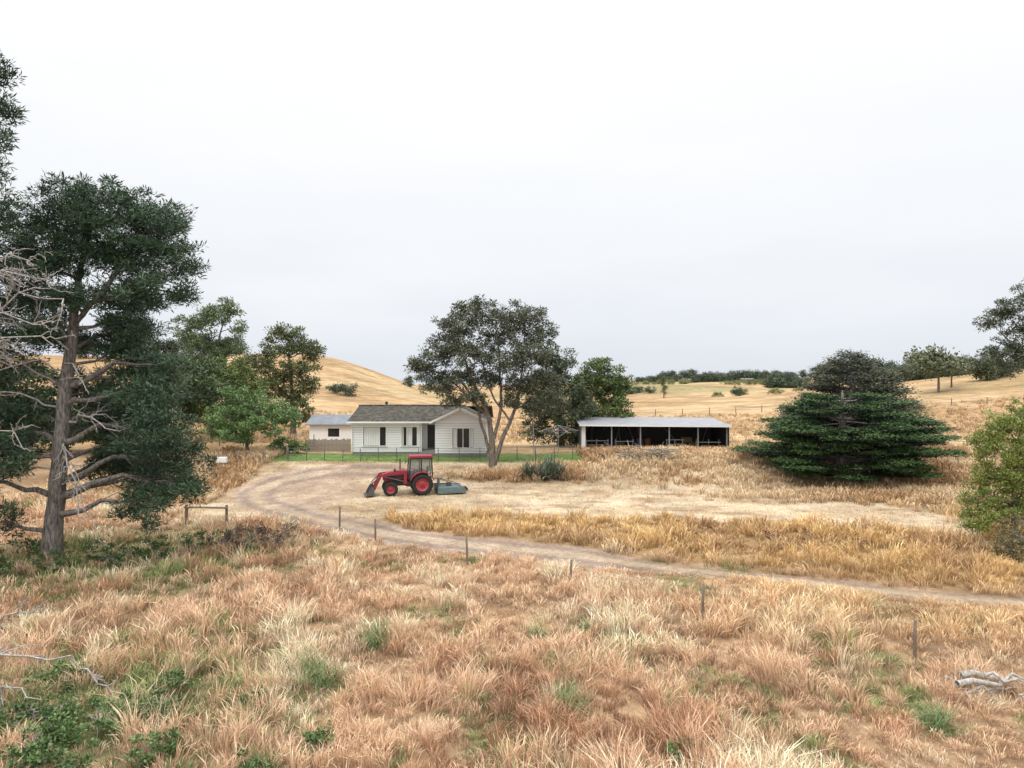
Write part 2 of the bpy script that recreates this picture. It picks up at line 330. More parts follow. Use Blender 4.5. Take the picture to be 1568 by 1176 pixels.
L=[(0,0,13.2,2.4,2,1.2),(1.9,0,14.2,1.5,1.5,.9),(-2.6,.3,12.4,1.6,1.6,.8),(-1.4,-.4,10.8,2.2,2,1.1),(1.6,.3,9.6,2.2,2,1.1),(3.0,0,12,.9,.9,.6),(-1,0,8,2.6,2,1.4),(2,0,6.5,2.4,2,1.4),(-2.6,0,5.5,2.4,2,1.6)]
T_('gum_tree',-33,75,[[(0,0,0,.3),(0,0,6,.2),(.6,0,10,.12),(1.4,0,13,.05)],[(0,0,6,.14),(-1.2,0,9,.09),(-2,0,12,.04)]],L,(.065,.09,.045),(.22,.28,.13),.34,.11,11,52,.56)
L=[(-.7,0,11.6,1.9,1.7,.8),(1.1,0,10.2,1.7,1.6,1.1),(-1.6,.3,9.8,2.1,2,1.1),(1.4,-.3,7.8,1.7,1.6,1.2),(-3.8,0,8.0,2.2,2,1.2),(-.7,-.5,7,2,2,1.2),(2.4,0,9.2,1,1,.7),(-3.0,0,5.4,2.2,2,1.5),(0,0,4.4,2.0,2,1.5),(1.6,0,5.8,1.3,1.2,1.1),(1.0,0,3,1.5,1.4,1.2)]
T_('gum_tree',-24,75,[[(0,0,0,.3),(-.2,0,5,.2),(-.6,0,10,.07)],[(-.1,0,4,.13),(-2,0,6,.09),(-3.6,0,8,.04)]],L,(.055,.072,.03),(.19,.22,.085),.34,.11,12,52,.56)
L=[(0,0,7.0,2.4,2,1.6),(-2.4,0,6.2,2.0,1.8,1.6),(2.2,0,5.6,1.8,1.6,1.3),(-.6,0,3.8,2.6,2,1.6),(2.4,0,3,1.9,1.6,1.5),(-3.2,0,3,2.0,1.6,1.6),(-4.6,0,5.5,1.6,1.6,1.8)]
T_('wattle_tree',-28.5,68,[[(0,0,0,.25),(0,0,3,.18),(0,0,6,.06)]],L,(.06,.095,.03),(.21,.26,.085),.32,.12,15,48,.53)
L=[(-1.6,0,3.3,1.6,1.5,1.3),(.7,0,4.1,1.9,1.6,1.2),(3,0,3.4,1.4,1.3,1.1),(-.6,-.4,2.0,1.7,1.6,.8),(-1.1,.3,5.1,1.2,1.2,.7),(1.6,-.5,2.7,1.7,1.4,.9),(-2.6,.3,2.3,1,1,.9)]
T_('fruit_tree',-21.4,55,[[(0,0,0,.16),(.1,0,1.4,.12),(.2,0,4,.05)]],L,(.055,.11,.035),(.21,.33,.12),.19,.10,26,50,.41)
T_('green_shrub',-18.9,56.5,[],[(0,0,.7,1.3,.9,.7),(1.1,0,.55,.8,.7,.5)],(.05,.10,.03),(.20,.32,.10),.16,.09,30,44,.3)
L=[(a,rng.uniform(-2,2),rng.uniform(1.5,6.2),2.3,2,1.9) for a in np.arange(-14,8,1.15)]
T_('hedge_trees',-34,58,[[(0,0,0,.2),(0,0,3,.1)]],L,(.024,.045,.02),(.10,.145,.055),.34,.14,10,44,.6)

def cypress(name,x,y,prof,c1,c2,step=.42,fl=1.,squash=.16,zlo=0.5,m=36,nbk=2.9):
    q=QB();z=Hz(x,y)-.1
    zt=prof[-1][0]
    q.tube([(0,0,0),(0,0,zt*.5),(0,0,zt*.97)],[.45,.3,.05],0,8)
    zz=zlo
    while zz<zt:
        Rr=np.interp(zz,[p[0] for p in prof],[p[1] for p in prof])
        nb=max(6,int(Rr*nbk))
        a0=rng.uniform(0,6.3)
        for i in range(nb):
            a=a0+i*2*math.pi/nb+rng.normal()*.15
            Lb=Rr*rng.uniform(.62,1.12);zb=zz+rng.normal()*.16
            tip=np.array([math.cos(a)*Lb,math.sin(a)*Lb,zb+.10*Lb*rng.uniform(-.1,1.1)])
            P=bez((0,0,max(zb-.3,.2)),tip,-.03,7,.02);q.tube(P,np.linspace(.07,.015,7),0,4)
            n=int(4+Lb*4.5)
            t=rng.uniform(.35,1,n)**.7
            side=np.array([-math.sin(a),math.cos(a),0])
            cc=np.array([P[0]*(1-k)+tip*k for k in t])+side[None]*(rng.normal(size=n)*.22*t*Rr*.42)[:,None]+np.array([0,0,1])*(rng.normal(size=n)*.04)[:,None]
            cs=np.repeat(cc,m,axis=0);N=len(cs)
            off=rng.normal(size=(N,3))*np.array([.30,.30,squash*.5])*fl
            off[:,2]-=.12*(off[:,0]**2+off[:,1]**2)
            ps=cs+off
            d=np.array([math.cos(a),math.sin(a),.1])+rng.normal(size=(N,3))*np.array([.55,.55,.3])
            tint=np.clip(np.repeat(rng.uniform(0,1,n)*.4+.45*(t>.82),m)+1.3*off[:,2]/squash*.4+rng.uniform(0,.2,N),0,1)  # random tone and pale tips, plus top light painted on upper leaves
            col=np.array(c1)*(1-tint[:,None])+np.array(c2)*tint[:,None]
            q.leaves(ps,d,.21*rng.uniform(.7,1.3,N),.065*rng.uniform(.7,1.3,N),col)
        zz+=step*rng.uniform(.85,1.15)
    return q.build(name,[M_pinebark,M_leaf],(x,y,z))
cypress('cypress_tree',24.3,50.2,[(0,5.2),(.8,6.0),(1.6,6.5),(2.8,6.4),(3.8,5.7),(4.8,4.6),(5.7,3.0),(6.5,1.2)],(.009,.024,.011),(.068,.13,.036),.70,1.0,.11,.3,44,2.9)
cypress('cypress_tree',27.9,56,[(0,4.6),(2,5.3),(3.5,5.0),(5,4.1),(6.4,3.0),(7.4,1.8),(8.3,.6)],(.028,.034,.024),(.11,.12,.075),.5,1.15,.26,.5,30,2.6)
L=[(-.8,0,5.7,1.1,1,.7),(.3,0,6.3,1.0,1,.7),(-1.5,0,4.9,.9,.8,.7),(-.1,-.3,4.6,1.2,1,.9),(-1.3,.2,2.3,1.1,.9,.9),(.2,0,2.0,1.3,1,.9),(1.4,0,4.7,1.4,1.4,1.4),(-1.4,.2,3.6,.9,.7,.7),(.7,0,3.2,1.2,1.1,.9),(-.6,-.3,3.4,.9,.8,.8),(-1.6,0,1.4,.9,.8,.6)]
T_('wattle_tree',23.7,32,[[(0,0,0,.18),(-.2,0,2,.13),(0,0,5,.05)]],L,(.09,.135,.022),(.32,.37,.095),.12,.042,56,68,.27)
L=[(-.6,0,1.1,1.0,.9,.9),(.6,0,1.2,1.2,.9,1.0),(-1.3,0,.6,.8,.7,.6),(-.2,-.5,.6,1.1,.8,.6)]
T_('dry_shrub',22.8,29.7,[],L,(.09,.085,.035),(.26,.22,.10),.13,.04,44,52,.3,bark=M_dead)
L=[(-2.9,0,12.9,1.5,1.2,1),(-.8,0,14.2,1.9,1.6,1.3),(-4.9,0,11.6,1.1,1,.6),(-2.3,0,11.2,1.4,1.2,.9),(-3.6,0,9.5,1.5,1.3,.8),(-1.5,0,9.4,1.6,1.3,1.1),(1,0,11,2.3,2,2),(-4.9,0,9.0,.9,.8,.5),(-2.6,0,7.8,1.6,1.2,1),(-3.9,0,12.4,1,1,.6)]
L=[(a,b,c_-.6,d,e,f) for a,b,c_,d,e,f in L]
T_('gum_tree',46.9,60,[[(0,0,0,.4),(-.3,0,6,.28),(-1,0,9,.15),(-1.2,0,12,.06)],[(-.5,0,6,.15),(-2.4,0,8.5,.1),(-4,0,10.2,.05)]],L,(.03,.042,.028),(.13,.155,.085),.26,.08,16,50,.46,droop=.3)
L=[(0,0,3,1.4,1.2,.8),(-1,0,2.0,1.0,1,.9),(1.1,0,2.0,1.1,1,.9),(.2,0,3.9,.9,.9,.6),(.3,0,1.3,1.2,1,.7)]
T_('willow_tree',33.8,57,[[(0,0,0,.1),(0,0,1.6,.08),(0,0,3.6,.03)],[(0,0,.5,.06),(-.9,0,2,.04),(-1.2,0,3,.02)],[(0,0,.6,.06),(.9,0,2.2,.04),(1.2,0,3.2,.02)]],L,(.17,.21,.08),(.36,.40,.19),.2,.035,22,30,.45,droop=.5,bark=M_dead)

def dtree(name,items,c1=(.03,.047,.034),c2=(.12,.155,.09)):
    q=QB();x0,y0=items[0][0],items[0][1];z0=Hz(x0,y0)
    for (x,y,w,h,kind) in items:
        zb=Hz(x,y)-z0-.2;o=np.array([x-x0,y-y0,zb])
        q.tube(o+np.array([(0,0,0),(0,0,h*.35),(0,0,h*.75)]),[h*.03,h*.02,h*.008],0,5)
        n=30 if kind!='p' else 22
        u=rng.normal(size=(n,3));u/=np.linalg.norm(u,axis=1)[:,None];u*=rng.uniform(.3,1,n)[:,None]
        if kind=='p': cc=o+np.array([0,0,h*.52])+u*np.array([w*.35,w*.35,h*.42])
        elif kind=='g': cc=o+np.array([0,0,h*.68])+u*np.array([w*.5,w*.5,h*.27])
        else: cc=o+np.array([0,0,h*.42])+u*np.array([w*.5,w*.5,h*.42])
        m=70;cs=np.repeat(cc,m,axis=0);N=len(cs);s=min(w,h)*.11
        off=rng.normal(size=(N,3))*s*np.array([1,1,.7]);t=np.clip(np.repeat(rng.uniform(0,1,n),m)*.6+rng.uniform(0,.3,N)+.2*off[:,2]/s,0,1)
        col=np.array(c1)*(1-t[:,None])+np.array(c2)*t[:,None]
        q.leaves(cs+off,rng.normal(size=(N,3))+np.array([0,0,.4]),s*.8*rng.uniform(.6,1.3,N),s*.45*rng.uniform(.6,1.3,N),col)
    return q.build(name,[M_gumbark,M_leaf],(x0,y0,z0))
def row(xa,xb,ya,yb,n,w,h,k='b'):
    o=[]
    for i in range(n):
        t=(i+rng.uniform(-.2,.2))/max(1,n-1);o.append((xa+(xb-xa)*t,ya+(yb-ya)*t+rng.normal()*4,w*rng.uniform(.8,1.3),h*rng.uniform(.75,1.2),k))
    return o
dtree('tree',[(-36.5,150,5.0,3.8,'b'),(-39.8,152,3.4,2.6,'b')])
dtree('tree',[(-34,225,3.6,4.6,'b')])
dtree('poplar_tree',[(44.5,200,3.0,7.6,'p')],(.04,.06,.02),(.13,.16,.06))
dtree('tree',[(66,200,3.4,3.6,'b')])
dtree('distant_tree_line',row(150,205,560,575,13,12,11)+row(205,232,560,560,4,9,10)+row(165,215,480,500,8,8,5))
dtree('distant_tree_line',row(104,122,275,285,6,6,5.5)+row(107,113,278,280,4,7,8.6))
dtree('distant_tree_line',row(235,300,520,540,14,14,17)+row(305,360,500,500,11,14,18)+row(370,420,500,520,8,16,16))
dtree('distant_tree_line',row(330,400,560,600,12,16,18)+row(200,330,900,920,14,18,14)+row(150,200,800,820,8,14,10)+row(240,330,640,650,9,10,8))
dtree('distant_tree_line',row(113,134,215,222,7,8,9)+row(140,165,215,225,6,8,8))
dtree('gum_tree',[(87.5,140,9.5,9.6,'g'),(94,146,5.5,7,'g')],(.06,.08,.045),(.20,.225,.13))
dtree('tree_clump',[(112,196,7,5,'b'),(118,198,8,6,'b'),(124,200,7,5,'b'),(104,150,6,7,'b'),(108,152,6,6,'b')],(.04,.05,.028),(.14,.165,.08))
dtree('distant_tree_line',row(-150,-100,235,250,10,9,9)+row(-100,-84,200,190,5,7,7))
dtree('distant_tree_line',row(38,47,230,234,5,5,3.6)+row(15,20,300,310,3,6,5))
dtree('distant_tree_line',row(60,95,200,205,5,4,2.2)+row(112,150,350,352,9,7,3.6)+row(60,100,380,390,9,7,3.4)+row(70,80,160,162,3,4,2),(.10,.12,.045),(.26,.28,.11))

# ---------------------------------------------------------------- grass (real blades in one mesh)
def grass_mesh(name,x,y,h,rad,col,nb,w,lean,headp,basedark=.55,tipl=1.25,tlean=.12):
    n=len(x);z=H(x,y)
    k=np.repeat(np.arange(n),nb);N=len(k)
    a=rng.uniform(0,6.283,N);r=np.sqrt(rng.uniform(0,1,N))*rad
    ca,sa=np.cos(a),np.sin(a)
    bx=x[k]+ca*r;by=y[k]+sa*r;bz=z[k]-.03
    tl=rng.normal(size=(n,2))*tlean
    hh=h[k]*rng.uniform(.5,1.08,N)
    lx=tl[k,0]+ca*r/rad*lean+rng.normal(size=N)*lean*.6;ly=tl[k,1]+sa*r/rad*lean+rng.normal(size=N)*lean*.6
    zc=np.sqrt(np.clip(1-.35*(lx**2+ly**2),.15,1))
    ang=rng.uniform(0,6.283,N);sx,sy=np.cos(ang),np.sin(ang)
    hd=rng.uniform(size=N)<headp
    ww=w*rng.uniform(.7,1.35,N)
    w0=ww*np.where(hd,.5,1);w1=ww*np.where(hd,1.7,.75);f1=np.where(hd,.72,.55)
    B=np.stack([bx,by,bz],1);S=np.stack([sx,sy,np.zeros(N)],1)
    M=B+np.stack([lx*hh*f1*.8,ly*hh*f1*.8,hh*f1*zc],1)
    T=B+np.stack([lx*hh*1.25,ly*hh*1.25,hh*zc*(1-.15*np.hypot(lx,ly))],1)
    V=np.stack([B-S*w0[:,None]/2,B+S*w0[:,None]/2,M-S*w1[:,None]/2,M+S*w1[:,None]/2,T-S*ww[:,None]*.12,T+S*ww[:,None]*.12],1)
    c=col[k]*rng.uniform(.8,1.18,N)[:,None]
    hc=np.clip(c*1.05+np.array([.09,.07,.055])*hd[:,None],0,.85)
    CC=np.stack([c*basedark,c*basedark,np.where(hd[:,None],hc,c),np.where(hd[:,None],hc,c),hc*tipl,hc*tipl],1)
    i=np.arange(N)[:,None]*6
    Q=np.concatenate([i+np.array([0,1,3,2]),i+np.array([2,3,5,4])],0)
    q=QB();q.add(V.reshape(-1,3),Q,0,np.clip(CC.reshape(-1,3),0,.88))
    return q.build(name,[M_grass])
def pts(y0,y1,dens,mx=.80,pad=4):
    n=int((y1-y0)*2*(mx*y1+pad)*dens)
    x=rng.uniform(-(mx*y1+pad),mx*y1+pad,n);y=rng.uniform(y0,y1,n)
    k=np.abs(x)<mx*y+pad;return x[k],y[k]
def til(c,n): return np.tile(c,(n,1))
for gi,(a,b,dn,nb,w) in enumerate([(9,19,21,32,.0085),(19,30,14,22,.013),(30,44,8.5,18,.022)]):
    x,y=pts(a,b,dn)
    track,tr2,band,mown,lawn,d=zones(x,y)
    clump=fbm(x,y,1.0,3,60);patch=fbm(x,y,3.5,3,61)
    keep=(rng.uniform(size=len(x))>np.clip(track*1.3+mown*1.1+tr2*.9+(1-sst(.28,.48,clump))*.45,0,1))
    x,y,band,clump,patch,d=[v[keep] for v in (x,y,band,clump,patch,d)];n=len(x)
    low=sst(3,9,x-.1*y)*(1-sst(15,19,y+2*(patch-.5)))
    ty=track_y(x);near=1-.55*(1-sst(.8,3.8,ty-y))*(y<ty)
    hs=(.30+.40*sst(.35,.7,clump))*(.75+.5*sst(.35,.65,patch))*(1-.5*low)*(1+.1*band)*rng.uniform(.7,1.25,n)*near
    p2=fbm(x,y,4,3,62);p3=fbm(x,y,1.7,3,63);p4=fbm(x,y,.8,2,68)
    t=lerp(lerp(til(C(.62,.41,.265),n),til(C(.40,.225,.13),n),sst(.48,.66,p2*.6+p4*.4)),til(C(.74,.56,.39),n),sst(.53,.70,p3))
    t=lerp(t,til(C(.58,.385,.17),n),np.clip(band*.95+.55*sst(2,12,x)*sst(18,22,y),0,1))
    t=lerp(t,til(C(.34,.21,.11),n),band*sst(.5,.68,fbm(x,y*1.5,3.2,3,90))*.7)
    g=greenz(x,y)*(1-band);isg=rng.uniform(size=n)<g*.7
    t=np.where(isg[:,None],C(.19,.235,.085)*rng.uniform(.7,1.5,(n,1)),t)
    t=t*rng.uniform(.7,1.2,(n,1))*(.80+.34*sst(.3,.7,clump))[:,None]
    hs=np.where(isg,hs*.7,hs)
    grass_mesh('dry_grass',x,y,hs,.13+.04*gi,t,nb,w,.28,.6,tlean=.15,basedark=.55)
x,y=pts(36,57,9,.6,2);track,tr2,band,mown,lawn,d=zones(x,y)
k=rng.uniform(size=len(x))<np.clip(mown*.8+lawn,0,1)*(1-track);x,y,mown,lawn=x[k],y[k],mown[k],lawn[k];n=len(x)
t=lerp(til(C(.62,.49,.335),n),til(C(.44,.32,.2),n),sst(.4,.65,fbm(x,y*2,2.5,3,70)))
t=np.where((lawn>.4)[:,None],C(.18,.27,.08),t)*rng.uniform(.8,1.2,(n,1))
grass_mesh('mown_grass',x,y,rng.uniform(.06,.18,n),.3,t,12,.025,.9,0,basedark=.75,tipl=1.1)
xs=[];ys=[]
def gau(cx,cy,sx,sy,n): xs.append(rng.normal(cx,sx,n));ys.append(rng.normal(cy,sy,n))
def uni(xa,xb,ya,yb,n): xs.append(rng.uniform(xa,xb,n));ys.append(rng.uniform(ya,yb,n))
gau(.6,50.0,2.2,.5,420);gau(3.5,50.7,1.6,.7,380);gau(12,56,4,.8,900);gau(17,54,2.5,1.0,600);gau(24,44.5,4.5,.8,700);gau(29,46,3,2,500);uni(19,40,52,60,900)
gau(8.5,52.5,3,.9,250);uni(-24,-19,54.2,59,700);uni(-32,-19,42,56,1900);uni(6,20,54,57,700);uni(26,42,34,52,2600);gau(14,50,4,1.6,260)
uni(-90,90,66,120,7000)
x=np.concatenate(xs);y=np.concatenate(ys)
k=(pdist(x,y,TRACK)>2)&~((x>-18.5)&(x<5.5)&(y>52.8)&(y<66))&~((x>5.7)&(x<19.5)&(y>58.5)&(y<66));x,y=x[k],y[k];n=len(x)
t=lerp(til(C(.60,.45,.28),n),til(C(.42,.27,.14),n),sst(.4,.62,fbm(x,y,4,3,71)))*rng.uniform(.7,1.2,(n,1))
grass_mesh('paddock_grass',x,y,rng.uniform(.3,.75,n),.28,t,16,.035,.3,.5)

# ---------------------------------------------------------------- primitive helpers
def empty(name,loc,rz=0):
    e=bpy.data.objects.new(name,None);e.location=loc;e.rotation_euler=(0,0,rz);e.empty_display_size=.3;scene.collection.objects.link(e);return e
import bmesh
def bm_obj(bm,name,mat,parent,loc=(0,0,0),rot=(0,0,0),smooth=False):
    bmesh.ops.recalc_face_normals(bm,faces=bm.faces)
    me=bpy.data.meshes.new(name);bm.to_mesh(me);bm.free();me.materials.append(mat)
    if smooth:
        for p in me.polygons:p.use_smooth=True
    o=bpy.data.objects.new(name,me);o.location=loc;o.rotation_euler=rot;scene.collection.objects.link(o)
    if parent:o.parent=parent
    return o
def box(name,c,s,mat,parent,rot=(0,0,0),bev=0):
    bm=bmesh.new();bmesh.ops.create_cube(bm,size=1);bmesh.ops.scale(bm,vec=s,verts=bm.verts)
    if bev: bmesh.ops.bevel(bm,geom=bm.edges[:],offset=bev,segments=2,affect='EDGES')
    return bm_obj(bm,name,mat,parent,c,rot)
def cyl(name,a,b,r,mat,parent,seg=12,r2=None):
    a=Vector(a);b=Vector(b);d=b-a;bm=bmesh.new()
    bmesh.ops.create_cone(bm,cap_ends=True,segments=seg,radius1=r,radius2=r if r2 is None else r2,depth=d.length)
    o=bm_obj(bm,name,mat,parent,(a+b)/2,(0,0,0));o.rotation_euler=d.to_track_quat('Z','Y').to_euler();return o
def poly(name,V,F,mat,parent,bev=0):
    bm=bmesh.new();vs=[bm.verts.new(v) for v in V]
    for f in F: bm.faces.new([vs[i] for i in f])
    if bev: bmesh.ops.bevel(bm,geom=bm.edges[:],offset=bev,segments=2,affect='EDGES')
    return bm_obj(bm,name,mat,parent)
def extr(name,prof,y0,y1,mat,parent,bev=0):
    n=len(prof);V=[(p[0],y0,p[1]) for p in prof]+[(p[0],y1,p[1]) for p in prof]
    F=[list(range(n)),list(range(n,2*n))[::-1]]+[[i,(i+1)%n,n+(i+1)%n,n+i] for i in range(n)]
    return poly(name,V,F,mat,parent,bev)
def wall(name,x0,x1,z0,z1,y,th,ops,mat,parent):
    X=sorted({x0,x1,*[o[0] for o in ops],*[o[1] for o in ops]});Z=sorted({z0,z1,*[o[2] for o in ops],*[o[3] for o in ops]})
    bm=bmesh.new()
    for i in range(len(X)-1):
        for j in range(len(Z)-1):
            cx=(X[i]+X[i+1])/2;cz=(Z[j]+Z[j+1])/2
            if any(o[0]<cx<o[1] and o[2]<cz<o[3] for o in ops): continue
            g=bmesh.ops.create_cube(bm,size=1)['verts']
            bmesh.ops.scale(bm,vec=(X[i+1]-X[i],th,Z[j+1]-Z[j]),verts=g);bmesh.ops.translate(bm,vec=(cx,y+th/2,cz),verts=g)
    bmesh.ops.remove_doubles(bm,verts=bm.verts,dist=.0005)
    seen={}
    for f in list(bm.faces):
        k=tuple(round(v,3) for v in f.calc_center_median());seen.setdefault(k,[]).append(f)
    dl=[f for fs in seen.values() if len(fs)>1 for f in fs]
    if dl: bmesh.ops.delete(bm,geom=dl,context='FACES')
    return bm_obj(bm,name,mat,parent)

M_board=simple('weatherboard',(.82,.82,.81),.6,noise=.03,nscale=1.5)
M_lapshade=simple('lap_shade',(.48,.48,.49),.7,noise=.1)  # grey stands in for the shade line under each white board
M_white=simple('white_paint',(.82,.82,.80),.5,noise=.05)
M_tile=ridged('roof_tiles',(.045,.043,.038),'X',.3,.03,.9,0,.2,'SIN',(.125,.115,.092),spec=.1)
M_glass=simple('window_glass',(.02,.025,.03),.08,noise=.1,spec=.6)
M_curt=ridged('curtain',(.72,.72,.70),'X',.2,.04,.8,0,.05)
M_dark=simple('doorway_shade_paint',(.03,.03,.032),.9)  # near-black colour standing in for shade inside a doorway
M_conc=simple('concrete',(.24,.225,.21),.9,noise=.2,nscale=3)
M_iron=ridged('corrugated_iron',(.20,.22,.245),'X',.18,.02,.6,.1,.35)
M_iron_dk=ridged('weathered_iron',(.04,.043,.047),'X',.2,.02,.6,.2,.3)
M_paleroof=ridged('pale_roof_iron',(.30,.31,.33),'X',.2,.015,.6,.1,.25)
M_wood=simple('weathered_timber',(.27,.23,.19),.9,noise=.3,nscale=9,bump=.4)
M_steel=simple('galvanised_steel',(.34,.35,.36),.5,.5)
M_fen=simple('fence_steel_dark',(.12,.125,.13),.6,.2)
M_wire=simple('fence_wire',(.22,.22,.22),.5,.4)

def window(par,x0,x1,z0,z1,y,curt,mull):
    box('window_glass',((x0+x1)/2,y+.09,(z0+z1)/2),(x1-x0,.02,z1-z0),M_glass,par)
    for a,b in curt: box('curtain',((a+b)/2,y+.055,(z0+z1)/2),(b-a,.02,z1-z0-.06),M_curt,par)
    for nm,c,s in [('sill',((x0+x1)/2,y-.03,z0-.03),(x1-x0+.2,.14,.06)),('window_head',((x0+x1)/2,y-.02,z1+.035),(x1-x0+.16,.06,.07))]:
        box(nm,c,s,M_white,par)
    for xx in (x0-.035,x1+.035): box('window_jamb',(xx,y-.014,(z0+z1)/2),(.07,.055,z1-z0),M_white,par)
    for xx in mull: box('mullion',(xx,y+.03,(z0+z1)/2),(.055,.06,z1-z0),M_white,par)
def lap_shades(par,x0,x1,z0,z1,y,ops,name='lap_shade_strips',clip=None):  # thin strips coloured as the shade below each board edge
    bm=bmesh.new();z=z0+.2
    while z<z1-.02:
        xa,xb=x0,x1
        if clip: xa,xb=clip(z)
        segs=[(xa,xb)]
        for o in ops:
            if o[2]-.07<z<o[3]+.07:
                ns=[]
                for a,b in segs:
                    if o[0]-.08>a: ns.append((a,min(b,o[0]-.08)))
                    if o[1]+.08<b: ns.append((max(a,o[1]+.08),b))
                segs=ns
        for a,b in segs:
            if b-a<.05: continue
            g=bmesh.ops.create_cube(bm,size=1)['verts'];bmesh.ops.scale(bm,vec=(b-a,.016,.026),verts=g);bmesh.ops.translate(bm,vec=((a+b)/2,y-.006,z),verts=g)
        z+=.2
    return bm_obj(bm,name,M_lapshade,par)
h=empty('weatherboard_house',(-13.1,56,2.22))
box('foundation',(3.45,4,.08),(6.86,7.9,.5),M_conc,h)
box('foundation_wing',(9.0,2.0,.08),(4.1,5.9,.5),M_conc,h)
o1=[(.9,2.75,.72,2.25),(4.05,5.3,.72,2.25)]
wall('front_wall',0,5.55,.2,2.75,0,.12,o1,M_board,h);lap_shades(h,0.02,5.53,.2,2.62,0,o1)
window(h,.9,2.75,.72,2.25,0,[(.93,2.2)],[2.23])
window(h,4.05,5.3,.72,2.25,0,[(4.5,4.85),(4.08,4.2)],[4.47,4.88])
wall('recess_wall',5.55,6.9,.2,2.75,1.3,.12,[(6.0,6.8,.3,2.35)],M_board,h)
box('front_door',(6.4,1.36,1.33),(.8,.05,2.05),simple('door_paint',(.05,.045,.04),.5),h)
box('recess_side',(5.49,.71,1.475),(.12,1.18,2.55),M_board,h)
box('porch_step',(6.25,.3,.12),(1.3,1.7,.2),M_conc,h)
box('porch_post',(5.66,-.07,1.48),(.09,.09,2.5),M_white,h)
o2=[(8.3,10.0,.65,2.2)]
wall('wing_wall',6.9,11,.2,2.75,-1,.12,o2,M_board,h);lap_shades(h,6.92,10.98,.2,2.75,-1,o2)
window(h,8.3,10.0,.65,2.2,-1,[(8.33,8.6),(9.72,9.97)],[8.65,9.15,9.68])
box('wing_side_left',(6.96,.23,1.475),(.12,2.2,2.55),M_board,h)
box('side_right',(10.94,3.57,1.475),(.12,8.9,2.55),M_board,h)
box('side_left',(.06,4.1,1.475),(.12,7.9,2.55),M_board,h)
box('back_wall',(5.5,8.1,1.475),(10.7,.12,2.55),M_board,h)
extr('gable_front',[(6.9,2.752),(11,2.752),(8.95,3.72)],-1,-.88,M_board,h)
lap_shades(h,7,11,2.7,3.55,-1,[],'gable_lap_shade',lambda z:(6.9+(z-2.75)/.97*2.05+.15,11-(z-2.75)/.97*2.05-.15))
def slab(name,a,b,c,d,t,mat,par):
    a,b,c,d=[Vector(v) for v in (a,b,c,d)];n=(b-a).cross(d-a).normalized()
    if n.z<0:n=-n
    V=[a,b,c,d]+[v-n*t for v in (a,b,c,d)]
    return poly(name,V,[[0,1,2,3],[7,6,5,4],[0,4,5,1],[1,5,6,2],[2,6,7,3],[3,7,4,0]],mat,par)
zr=3.86;ze=2.78
slab('roof_front',(-.35,-.45,ze-.08),(8.9,-.45,ze-.08),(8.9,4.05,zr),(-.35,4.05,zr),.08,M_tile,h)
slab('roof_back',(-.35,8.6,ze-.1),(11.35,8.6,ze-.1),(11.35,4.05,zr),(-.35,4.05,zr),.08,M_tile,h)
slab('wing_roof_left',(6.5,-1.35,ze-.06),(8.95,-1.35,zr+.03),(8.95,4.2,zr+.03),(6.5,4.2,ze-.06),.08,M_tile,h)
slab('wing_roof_right',(11.4,-1.35,ze-.06),(8.95,-1.35,zr+.03),(8.95,4.2,zr+.03),(11.4,4.2,ze-.06),.08,M_tile,h)
cyl('ridge_cap',(-.37,4.05,zr+.02),(9,4.05,zr+.02),.09,M_tile,h)
cyl('wing_ridge_cap',(8.95,-1.37,zr+.04),(8.95,4.2,zr+.04),.08,M_tile,h)
for s in (-1,1):
    slab('barge_board',(8.95,-1.39,zr+.05),(8.95+s*2.5,-1.39,ze-.05),(8.95+s*2.5,-1.36,ze-.05),(8.95,-1.36,zr+.05),.17,M_white,h)
box('gutter',(3.05,-.52,ze-.12),(6.8,.12,.11),M_white,h)
box('fascia_soffit',(3.1,-.22,ze-.2),(6.7,.4,.03),M_white,h)
cyl('downpipe',(.0,-.08,.2),(.0,-.08,2.6),.04,M_white,h)
cyl('chimney_flue',(1.8,5.5,3.2),(1.8,5.5,4.2),.12,M_iron_dk,h)
o=empty('outbuilding',(-19.6,66,2.1))
wall('wall_front',0,4.4,0,2.0,0,.1,[(1.8,2.9,.8,1.6)],M_board,o)
box('window',(2.35,.06,1.2),(1.1,.02,.8),M_glass,o);box('side_wall',(4.35,2.1,1.0),(.1,4.0,2),M_board,o);box('side_wall_left',(.05,2.1,1.0),(.1,4.0,2),M_board,o)
slab('roof_front',(-.3,-.4,2.0),(4.8,-.4,2.0),(4.8,2.2,2.85),(-.3,2.2,2.85),.05,M_iron,o)
slab('roof_back',(-.3,4.6,2.0),(4.8,4.6,2.0),(4.8,2.2,2.85),(-.3,2.2,2.85),.05,M_iron,o)
box('back_wall',(2.2,4.1,1),(4.2,.1,2),M_board,o)
pf=QB()
for i in range(34):
    hh=rng.uniform(1.0,1.15);xx=i*.115
    V=np.array([(xx,0,0),(xx+.1,0,0),(xx+.1,0,hh),(xx,0,hh),(xx,.02,0),(xx+.1,.02,0),(xx+.1,.02,hh),(xx,.02,hh)])
    pf.add(V,[[0,1,2,3],[7,6,5,4],[0,4,5,1],[1,5,6,2],[2,6,7,3],[3,7,4,0]],0,(.3,.3,.3))
pf.build('paling_fence',[M_wood],(-17.6,58,Hz(-16,58)-.05))
s=empty('open_front_shed',(5.97,59.5,2.08));W=12.9
slab('roof',(-.15,-.45,2.42),(W+.15,-.45,2.32),(W+.15,5.4,2.72),(-.15,5.4,2.82),.05,M_paleroof,s)
slab('fascia',(-.15,-.50,2.41),(W+.15,-.50,2.31),(W+.15,-.46,2.31),(-.15,-.46,2.41),.13,M_white,s)
box('left_wall',(.02,2.5,1.2),(.08,5.3,2.4),M_iron_dk,s)
